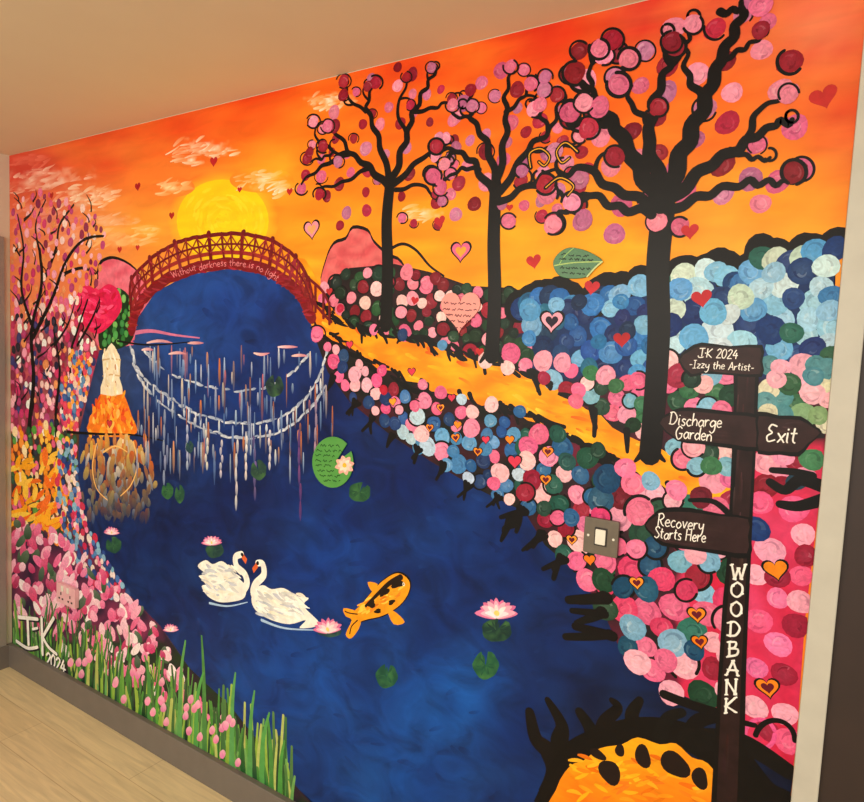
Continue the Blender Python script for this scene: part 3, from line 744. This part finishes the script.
s=Part("swan",mural,M_GEN,"white painted swan with spread tail feathers facing its mate")
s.poly([(254,590),(263,585),(272,589),(284,588),(298,596),(309,598),(304,606),(320,624),(300,628),(306,620),(290,624),(272,620),(258,612),(252,602)],WH,4)
s.ribbon([(262,604),(254,594),(256,584),(264,575),(263,564),(258,563)],9,WH,6.5)
for k in range(90):
    x=R.uniform(260,304); y=R.uniform(593,618); c=R.choice([(255,253,248),(204,204,204),(236,230,212),(186,192,206),(250,245,230)])
    s.dab(x,y,R.uniform(9,16),R.uniform(2,3.8),R.uniform(0,.9),jit(c,6),mixc(c,(255,255,255),.4))
s.ribbon([(262,620),(285,628),(320,630)],3,(170,200,235),.8)
so=s.fin()
p=Part("beak",so,M_GEN,"orange beak with black base"); p.poly([(257,562),(252.5,568),(254,573),(258.5,567)],(222,100,50)); p.disc(258,563,2,BLACK); p.fin()
s=Part("koi_fish",mural,M_GEN,"orange and black painted koi fish")
KO=(242,156,26)
body=[(409,580),(409,592),(400,605),(384,615),(368,619),(356,622),(352,614),(362,604),(372,592),(384,580),(398,573)]
s.poly([(x+(x-382)*.05,y+(y-598)*.07) for x,y in body],BLACK,4); s.poly(body,KO,4)
s.poly([(358,612),(344,608),(346,616),(352,620),(346,634),(352,638),(361,624)],KO,3)
s.ribbon([(358,614),(350,613),(345,611)],1.2,BLACK,n=3); s.ribbon([(358,620),(352,626),(350,634)],1.2,BLACK,n=3)
s.poly([(388,610),(396,612),(405,622),(394,624)],KO,3); s.poly([(378,584),(368,582),(373,592)],KO,3)
for k in range(40):
    x=R.uniform(360,402); y=606-(x-366)*.55+R.uniform(-6,8); s.dab(x,y,8,2.4,R.uniform(-.9,-.3),jit(R.choice([(254,200,70),(234,130,26),(250,170,40)]),8))
s.ribbon([(401,577),(390,583),(378,594),(366,606)],6,(30,18,12),2.5)
for (x,y,rx,ry,a_) in [(398,584,7,4,.5),(385,592,7,3,.9),(372,604,6,3,.7),(392,602,5,2,.5),(378,611,5,2,.3)]: s.disc(x,y,rx,(30,18,12),ry=ry,ang=a_,wob=.22)
s.disc(404,584,1.6,(250,240,220)); s.disc(404,584,.8,BLACK)
s.fin()

# ================= LILIES =================
def pad(x,y,rx,ry,c=(26,84,48),lab="green painted lily pad"):
    p=Part("lily_pad",mural,M_GEN,lab)
    k=20; a0=R.uniform(-2.2,-.9); c=mixc(c,watc(x,y),.15)
    out=[(x,y)]+[(x+rx*math.cos(a0+.25+(6.28-.5)*i/k)*(1+.05*math.sin(i*1.7)),y+ry*math.sin(a0+.25+(6.28-.5)*i/k)*(1+.06*math.sin(i*1.3))) for i in range(k+1)]
    p.grad(out,lambda u,w: mixc(c,(100,155,74),clamp01(.15+.6*noise.noise(Vector((u*.15,w*.15,3))))),4)
    for i in range(9):
        a_=R.uniform(0,6.28); rr=R.uniform(.3,.65); p.dab(x+rx*rr*math.cos(a_),y+ry*rr*math.sin(a_),rx*.6,1.8,a_,mixc(c,(140,185,100),R.uniform(0,.3)),c)
    p.fin()
def lily(x,y,r,lab="pink and white painted water lily"):
    p=Part("water_lily",mural,M_GEN,lab)
    for ring_,(nn,L,col) in enumerate([(9,1.0,(222,116,164)),(7,.85,(246,182,205)),(5,.62,(252,226,232))]):
        for i in range(nn):
            a_=-math.pi*(.02+.96*i/(nn-1))+R.uniform(-.08,.08); LL=L*R.uniform(.88,1.08)
            ex=x+r*LL*1.0*math.cos(a_); ey=y+r*.8*LL*math.sin(a_)
            mx,my=(x+ex)/2,(y+ey)/2; d=(-(ey-y)*.2,(ex-x)*.2)
            p.poly([(x,y+r*.2),(mx+d[0],my+d[1]),(ex,ey),(mx-d[0],my-d[1])],jit(col,8),3)
    p.disc(x,y-r*.05,r*.14,(250,215,120)); p.fin()
pad(497,630,15,12,(22,54,40),"dark green painted lily pad under a lily"); lily(497,614,21)
pad(486,665,13,14,(28,84,46)); pad(387,676,11,12,(24,80,48)); pad(360,492,11,10,(32,80,40)); pad(259,470,8,10,(36,66,52)); pad(275,386,9,11,(22,42,42)); pad(168,491,6,8,(36,92,52)); pad(180,494,5,9,(32,78,52)); pad(114,545,8,8,(30,78,52)); pad(190,447,4,6,(30,60,70)); pad(215,550,9,8,(28,60,54)); pad(330,632,12,5,(28,54,64))
lily(212,543,10,"small pink painted water lily"); lily(328,630,15); lily(112,533,8,"small pink painted water lily"); lily(171,630,8,"small pink painted water lily")

# ================= HEARTS =================
def H_(x,y,s,c,out=None,tilt=0,hole=None,lab="small painted heart"):
    p=Part("heart",mural,M_GEN,lab); p.heart(x,y,s,c,out,tilt,.13,hole); p.fin()
RD=(186,34,40)
for (x,y,s,t) in [(214,162,12,0),(138,187,10,.1),(120,250,8,0),(824,98,27,.3),(690,232,18,.1),(534,262,17,.2),(592,288,17,-.1),(702,299,21,.2),(622,340,18,.1),(440,222,14,.2),(330,292,9,.1),(290,192,9,0),(172,216,9,0),(52,196,8,.2),(138,248,7,0),(415,301,10,-.2),(510,208,8,0),(480,352,10,0),(240,190,7,0)]:
    H_(x,y,s,jit(RD,12),None,t,None,"small red painted heart")
H_(312,230,20,(244,148,168),BLACK,.1,(252,170,110),"pink painted heart with black outline")
H_(461,252,22,(236,104,148),BLACK,0,(252,165,60),"pink painted heart with black outline")
H_(552,322,24,(246,166,190),BLACK,0,(36,24,44),"pink painted heart with black outline")
for (x,y,s,t) in [(776,570,22,.3),(768,688,21,.3),(697,615,17,.2),(637,583,14,.2),(700,642,15,.3),(393,402,9,.2),(441,408,9,.1),(458,425,9,0),(456,438,10,.2),(546,480,12,.1),(478,452,10,0),(572,540,11,.1),(590,560,12,.2),(548,452,12,0),(430,428,9,0),(510,440,10,.1)]:
    H_(x,y,s,jit((248,140,34),14),BLACK,t,(100,18,36) if R.random()<.5 else None,"orange painted heart with black outline")
for (x,y,s) in [(350,345,9),(412,372,9),(452,398,9),(515,462,15),(486,440,9)]: H_(x,y,s,(222,56,86),BLACK,.1,None,"pink painted heart with black outline")

# ================= SIGNPOST =================
BRN=(40,22,24)
sp=Part("signpost",mural,M_BLK,"dark brown painted wooden signpost with direction boards")
sp.poly([(733,346),(760,348),(758,400),(756,450),(753,510),(751,560),(748,620),(746,680),(743,840),(709,840),(716,720),(718,680),(723,600),(727,560),(730,500),(732,450),(734,400)],(10,7,9))
sp.poly([(738,351),(756,351),(753,450),(747,560),(741,680),(736,840),(715,840),(722,680),(731,560),(737,450)],BRN)
for k in range(30):
    y=R.uniform(360,790); x=746-(y-350)*.045+R.uniform(-6,6); sp.dab(x,y,30,2,1.63,jit((60,36,36),12),BRN)
spo=sp.fin()
def board(pts,lab):
    p=Part("sign_board",spo,M_BLK,lab)
    cx_=sum(a for a,b in pts)/len(pts); cy_=sum(b for a,b in pts)/len(pts)
    p.poly([(cx_+(a-cx_)*1.05+R.uniform(-1,1),cy_+(b-cy_)*1.22+R.uniform(-1,1)) for a,b in pts],(8,6,8),2); p.poly(pts,(48,28,30),2)
    for k in range(8):
        x0=min(a for a,b in pts)+16; x1=max(a for a,b in pts)-10; y=cy_-10+k*3
        p.dab((x0+x1)/2+R.uniform(-10,10),y,(x1-x0)*R.uniform(.4,.75),2,.07,jit((62,40,40),10),(48,28,30))
    return p.fin()
b1=board([(680,360),(690,351),(702,346),(730,348),(760,348),(760,361),(760,374),(730,373),(704,371),(692,374)],"arrow board with white artist lettering")
b2=board([(660,423),(670,415),(682,411),(700,412),(730,415),(758,418),(758,433),(758,447),(730,444),(700,441),(678,439)],"dark arrow board reading Discharge Garden")
b3=board([(759,416),(780,419),(800,420),(812,427),(820,433),(808,443),(798,452),(780,451),(759,450),(759,433)],"dark arrow board reading Exit")
b4=board([(646,525),(656,516),(666,512),(690,512),(720,516),(748,519),(748,536),(747,553),(720,550),(694,547),(664,542),(654,534)],"dark arrow board reading Recovery Starts Here")
WT=(244,238,232)
def lettering(par,items,lab="white hand-painted lettering"):
    p=Part("lettering",par,M_GEN,lab)
    for it in items: p.glyphs(*it[:6],WT,it[6],None,.3)
    p.fin()
lettering(b1,[("JK 2024",698,357,738,359,9,1.1),("-Izzy the Artist-",689,367.5,754,371,8,.9)])
lettering(b2,[("Discharge",669,424,722,428,12.5,1.25),("Garden",675,438,712,441,12.5,1.25)])
lettering(b3,[("Exit",765,441,797,443,17,1.7)])
lettering(b4,[("Recovery",657,526,704,530,12.5,1.2),("Starts Here",654,537.5,706,542.5,11.5,1.15)])
p=Part("lettering",spo,M_GEN,"white vertical lettering reading WOODBANK")
for i,ch in enumerate("WOODBANK"):
    y=563+i*19.2; x=738.5-(y-563)*.062
    hw=6.5 if ch!='W' else 8
    p.glyphs(ch,x-hw+R.uniform(-.6,.6),y+15+R.uniform(-1,1),x+hw,y+15+R.uniform(-1,1),14.5,WT,1.8,2.2,.05,0 if ch=='O' else 1.9)
    if ch=='O': p.disc(x-4,y+3,1.5,WT); p.disc(x+5,y+11,1.5,WT)
p.fin()
p=Part("signature",mural,M_GEN,"white hand-painted signature and year")
WS=(255,252,248)
for dx,col,e in ((.8,(30,24,36),1.8),(0,WS,0)):
    o=lambda q:[(a+dx,b+dx) for a,b in q]
    p.ribbon(o([(19,617),(38,619)]),3.8+e,col,3.4+e,n=1); p.ribbon(o([(28,619),(29,644)]),4.4+e,col,4+e,n=1); p.ribbon(o([(17,641),(28,648),(38,647)]),3.6+e,col,3+e); p.ribbon(o([(33,629),(38,628)]),2.6+e,col,2.4+e,n=1)
    p.ribbon(o([(42,618),(43,654)]),4.2+e,col,3.8+e,n=1); p.ribbon(o([(54,618),(43,637)]),4+e,col,3.4+e,n=1); p.ribbon(o([(43,637),(49,647),(57,654)]),4+e,col,3.2+e)
    p.glyphs("2024",46+dx,664+dx,66+dx,675+dx,13,col,2.3+e*.6,2+e*.6)
p.fin()
dm=min(DEP.values()); print("paint depth",dm)

# ================= SOLID PLAQUES, SWITCH, SOCKET =================
def flatmat(name,c,rough=.4,metal=0,c2=None,sc=20,bump=0):
    m=bpy.data.materials.new(name); m.use_nodes=True; nt=m.node_tree; bs=nt.nodes['Principled BSDF']
    no=nt.nodes.new('ShaderNodeTexNoise'); no.inputs['Scale'].default_value=sc; no.inputs['Detail'].default_value=5
    tc=nt.nodes.new('ShaderNodeTexCoord'); nt.links.new(tc.outputs['Object'],no.inputs['Vector'])
    mx=nt.nodes.new('ShaderNodeMix'); mx.data_type='RGBA'
    mx.inputs[6].default_value=lin(c); mx.inputs[7].default_value=lin(c2 or mixc(c,(0,0,0),.1))
    nt.links.new(no.outputs['Fac'],mx.inputs[0]); nt.links.new(mx.outputs[2],bs.inputs['Base Color'])
    bs.inputs['Roughness'].default_value=rough; bs.inputs['Metallic'].default_value=metal
    if bump:
        bu=nt.nodes.new('ShaderNodeBump'); bu.inputs['Strength'].default_value=bump; nt.links.new(no.outputs['Fac'],bu.inputs['Height']); nt.links.new(bu.outputs[0],bs.inputs['Normal'])
    return m
YB=dm-0.0002
def solid(name,pts,y0,y1,mat,parent=None,bev=.0008,wallpts=False):
    w=pts if wallpts else [W0(*q) for q in pts]
    cx_=sum(a for a,b in w)/len(w); cz=sum(b for a,b in w)/len(w)
    k=len(w); 
    V=[(a-cx_,0,b-cz) for a,b in w]+[((a-cx_),y1-y0,(b-cz)) for a,b in w]
    f=[tuple(range(k)),tuple(range(2*k-1,k-1,-1))]+[(i,i+k,(i+1)%k+k,(i+1)%k) for i in range(k)]
    me=bpy.data.meshes.new(name); me.from_pydata(V,[],f)
    bm=bmesh.new(); bm.from_mesh(me); bmesh.ops.recalc_face_normals(bm,faces=bm.faces); bm.to_mesh(me); bm.free()
    me.materials.append(mat)
    ob=bpy.data.objects.new(name,me); scene.collection.objects.link(ob); ob.location=(cx_,y0,cz)
    if bev:
        md=ob.modifiers.new("b",'BEVEL'); md.width=bev; md.segments=2; md.limit_method='ANGLE'
    if parent: ob.parent=parent; ob.location=ob.location-parent.location
    return ob
def scribble(par,rows,col,y,label="small dark handwriting"):
    p=Part("lettering",par,M_BLK,label); p.fixy=y
    for (x0,x1,y) in rows:
        x=x0
        while x<x1:
            L=min(x1,x+R.uniform(4,8)); q=[];u=x
            while u<=L: q.append((u,y+(u-x0)*.05+R.uniform(-1.3,1.3))); u+=.8
            if len(q)>2: p.ribbon(q,.8,col,n=2,caps=False)
            x=L+1.6
    p.fin()
m_leaf=flatmat("leaf_plaque_paint",(56,128,62),.35,0,(28,88,42),25)
m_heart=flatmat("heart_plaque_paint",(230,132,134),.4,0,(240,160,144),25)
m_pad=flatmat("lily_plaque_paint",(56,138,58),.35,0,(94,164,74),18)
hp=[]
for i in range(36):
    t=i/36*math.tau; u=16*math.sin(t)**3/17; w_=(13*math.cos(t)-5*math.cos(2*t)-2*math.cos(3*t)-math.cos(4*t))/17+.1
    k=S(461,311); X,Z=W0(461,312); hp.append((X+u*k*24,Z+w_*k*24))
ho=solid("heart_plaque",hp,YB,YB-.003,m_heart,wallpts=True)
ho["label"]="pink heart-shaped plaque with dark handwriting fixed to the mural"; ho["category"]="plaque"
YP=YB-.0031
scribble(ho,[(445,477,303),(444,478,309),(447,476,315),(450,472,321),(455,466,327)],(80,20,40),YP)
lf=closed([(554,262),(560,253),(570,248),(584,250),(597,256),(603,262),(594,270),(588,277),(574,279),(562,277),(556,271)],4)
lo=solid("leaf_plaque",lf,YB,YB-.003,m_leaf)
lo["label"]="green leaf-shaped plaque with dark handwriting fixed to the mural"; lo["category"]="plaque"
p=Part("leaf_vein",lo,M_GEN,"pale green midrib and edge"); p.fixy=YP; p.ribbon([(555,266),(575,263),(603,262)],1.2,(170,200,120)); p.ribbon([(575,248),(566,256),(560,265)],1,(150,190,110)); p.ribbon([(588,277),(596,268),(603,262)],1.6,(200,215,150)); p.fin()
scribble(lo,[(562,592,255),(560,594,259),(561,592,268),(563,586,273)],(16,30,18),YP-.0001)
lp=[(336,463)]+[(334+20.5*math.cos(-.45+(6.28-.35)*i/32),462+25.5*math.sin(-.45+(6.28-.35)*i/32)) for i in range(33)]
po=solid("lily_pad_plaque",lp,YB,YB-.003,m_pad)
po["label"]="round green lily pad plaque with handwriting and a pink flower"; po["category"]="plaque"
scribble(po,[(322,342,445),(318,344,450),(317,336,455),(317,334,460),(317,334,465),(319,336,470),(321,344,475),(325,342,480)],(14,60,24),YP)
p=Part("water_lily",po,M_GEN,"pale pink flower with yellow centre"); p.fixy=YP-.0003
for nn,L,c in [(8,10,(246,180,165)),(8,7,(252,220,200))]:
    for i in range(nn):
        a_=i/nn*6.28+L; x,y=346,465; ex,ey=x+L*math.cos(a_),y+L*math.sin(a_); mx,my=(x+ex)/2,(y+ey)/2
        d=(-(ey-y)*.3,(ex-x)*.3); p.poly([(x,y),(mx+d[0],my+d[1]),(ex,ey),(mx-d[0],my-d[1])],jit(c,8),3)
p.disc(346,465,2.5,(245,190,60)); p.fin()
def boxpts(cx_,cz,w,h_,r=.004):
    o=[]
    for sx,sz,a0 in [(1,1,0),(-1,1,90),(-1,-1,180),(1,-1,270)]:
        cxx,czz=cx_+sx*(w/2-r),cz+sz*(h_/2-r)
        for j in range(4):
            a_=math.radians(a0+j*30); o.append((cxx+r*math.cos(a_),czz+r*math.sin(a_)))
    return o
m_steel=flatmat("brushed_steel",(118,108,96),.4,.35,(100,92,82),60)
m_white=flatmat("white_plastic",(244,240,228),.3)
m_dark=flatmat("dark_plastic",(40,32,32),.4)
X,Z=W0(602.5,536)
sw=solid("light_switch",boxpts(X,Z,.082,.086),YB,-.014,m_steel,wallpts=True,bev=.0015)
sw["label"]="brushed steel light switch plate with white rocker"; sw["category"]="light switch"
solid("switch_surround",boxpts(X,Z+.001,.030,.044,.002),-.014,-.0155,m_dark,sw,.0005,True)
solid("rocker",boxpts(X,Z+.001,.024,.036,.002),-.0155,-.019,m_white,sw,.001,True)
for dx in (-.03,.03): solid("screw",boxpts(X+dx,Z,.006,.006,.0029),-.014,-.0148,m_white,sw,0,True)
X,Z=W0(70.5,594)
m_sock=flatmat("painted_socket",(238,196,200),.4,0,(226,160,174),30)
so=solid("wall_socket",boxpts(X,Z,.146,.086),YB,-.022,m_sock,wallpts=True,bev=.0015)
so["label"]="double wall socket painted pink like the surrounding flowers"; so["category"]="wall socket"
for dx in (-.036,.036):
    solid("rocker",boxpts(X+dx*.6,Z+.026,.016,.024,.002),-.022,-.0255,m_white,so,.0005,True)
    for (a_,b_,w_,h_) in [(0,.004,.008,.013),(-.013,-.018,.012,.008),(.013,-.018,.012,.008)]:
        solid("pin_hole",boxpts(X+dx+a_,Z+b_-.004,w_,h_,.0008),-.022,-.0224,m_dark,so,0,True)

# ================= ROOM =================
def box(name,x0,x1,y0,y1,z0,z1,mat,kind="structure",parent=None,bev=0):
    me=bpy.data.meshes.new(name); cx_,cy_,cz=(x0+x1)/2,(y0+y1)/2,(z0+z1)/2
    V=[(x-cx_,y-cy_,z-cz) for x in (x0,x1) for y in (y0,y1) for z in (z0,z1)]
    me.from_pydata(V,[],[(0,1,3,2),(4,6,7,5),(0,4,5,1),(2,3,7,6),(0,2,6,4),(1,5,7,3)])
    me.materials.append(mat); o=bpy.data.objects.new(name,me); scene.collection.objects.link(o); o.location=(cx_,cy_,cz)
    if bev: md=o.modifiers.new("b",'BEVEL'); md.width=bev; md.segments=2
    if parent: o.parent=parent; o.location=o.location-parent.location
    elif kind: o["kind"]=kind
    return o
m_wall=flatmat("cream_wall",(214,204,184),.7,0,(206,196,176),8,.03)
m_ceil=flatmat("ceiling_paint",(222,208,180),.8,0,(218,202,174),6,.03)
m_grey=flatmat("grey_skirting",(120,112,106),.5,0,(106,98,92),14)
m_frame=flatmat("door_frame_paint",(204,200,188),.5)
m_ddark=flatmat("dark_door",(52,34,30),.5,0,(38,24,22),10)
m_dgrey=flatmat("grey_door",(150,140,132),.5,0,(140,130,122),10)
XE=XR+1.3
box("wall_back",-.12,XE,0,.12,0,H,m_wall)
box("wall_left",-.12,0,-3.4,0,0,H,m_wall)
box("ceiling",-.12,XE,-3.4,.12,H,H+.1,m_ceil)
m_floor=bpy.data.materials.new("wood_floor"); m_floor.use_nodes=True; nt=m_floor.node_tree; bs=nt.nodes['Principled BSDF']
g=nt.nodes.new('ShaderNodeNewGeometry'); bk=nt.nodes.new('ShaderNodeTexBrick')
bk.inputs['Color1'].default_value=lin((232,212,166)); bk.inputs['Color2'].default_value=lin((226,204,156)); bk.inputs['Mortar'].default_value=lin((202,176,132))
bk.inputs['Scale'].default_value=1; bk.inputs['Mortar Size'].default_value=.0015; bk.inputs['Brick Width'].default_value=1.2; bk.inputs['Row Height'].default_value=.16
nt.links.new(g.outputs['Position'],bk.inputs['Vector'])
mp=nt.nodes.new('ShaderNodeMapping'); mp.inputs['Scale'].default_value=(3,40,1); nt.links.new(g.outputs['Position'],mp.inputs['Vector'])
no=nt.nodes.new('ShaderNodeTexNoise'); no.inputs['Scale'].default_value=1.3; no.inputs['Detail'].default_value=6; no.inputs['Distortion'].default_value=1; nt.links.new(mp.outputs[0],no.inputs['Vector'])
mr=nt.nodes.new('ShaderNodeMapRange'); mr.inputs[1].default_value=.3; mr.inputs[2].default_value=.7; mr.inputs[3].default_value=.84; mr.inputs[4].default_value=1.1; nt.links.new(no.outputs['Fac'],mr.inputs[0])
hs=nt.nodes.new('ShaderNodeHueSaturation'); nt.links.new(bk.outputs['Color'],hs.inputs['Color']); nt.links.new(mr.outputs[0],hs.inputs['Value']); nt.links.new(hs.outputs[0],bs.inputs['Base Color']); bs.inputs['Roughness'].default_value=.45
box("floor",-.12,XE,-3.4,.12,-.1,0,m_floor)
box("baseboard_back",0,XR+.02,-.022,0,0,BB,m_grey,bev=.003)
box("baseboard_left",0,.02,-.16,-.022,0,BB,m_grey)
box("trim_1",0,.015,-.2,-.03,BB,2.03,m_dgrey)
box("door_1",.0,.012,-1.1,-.2,0.005,2.03,m_dgrey)
xd=W0(857,400)[0]
box("trim_2",XR+.0005,xd,-.03,0,0,H,m_frame,bev=.002)
box("door_2",xd,xd+.85,-.018,0,.005,2.06,m_ddark)
box("trim_3",xd,xd+.9,-.025,0,2.06,2.12,m_frame)

# ================= LIGHT =================
def area(x,y,z,sx,sy,e,c,rot=(0,0,0)):
    l=bpy.data.lights.new("added_front_light",'AREA'); l.shape='RECTANGLE'; l.size=sx; l.size_y=sy; l.energy=e; l.color=c
    o=bpy.data.objects.new("added_front_light",l); scene.collection.objects.link(o); o.location=(x,y,z); o.rotation_euler=rot
area(2.1,-2.9,2.05,3.2,1.2,84,(1,.925,.79),(math.radians(60),0,0))  # added unseen panel, tilted towards the mural so paint layers cast little shadow
w=bpy.data.worlds.new("world"); scene.world=w; w.use_nodes=True
w.node_tree.nodes['Background'].inputs[0].default_value=(1,.93,.8,1); w.node_tree.nodes['Background'].inputs[1].default_value=.68
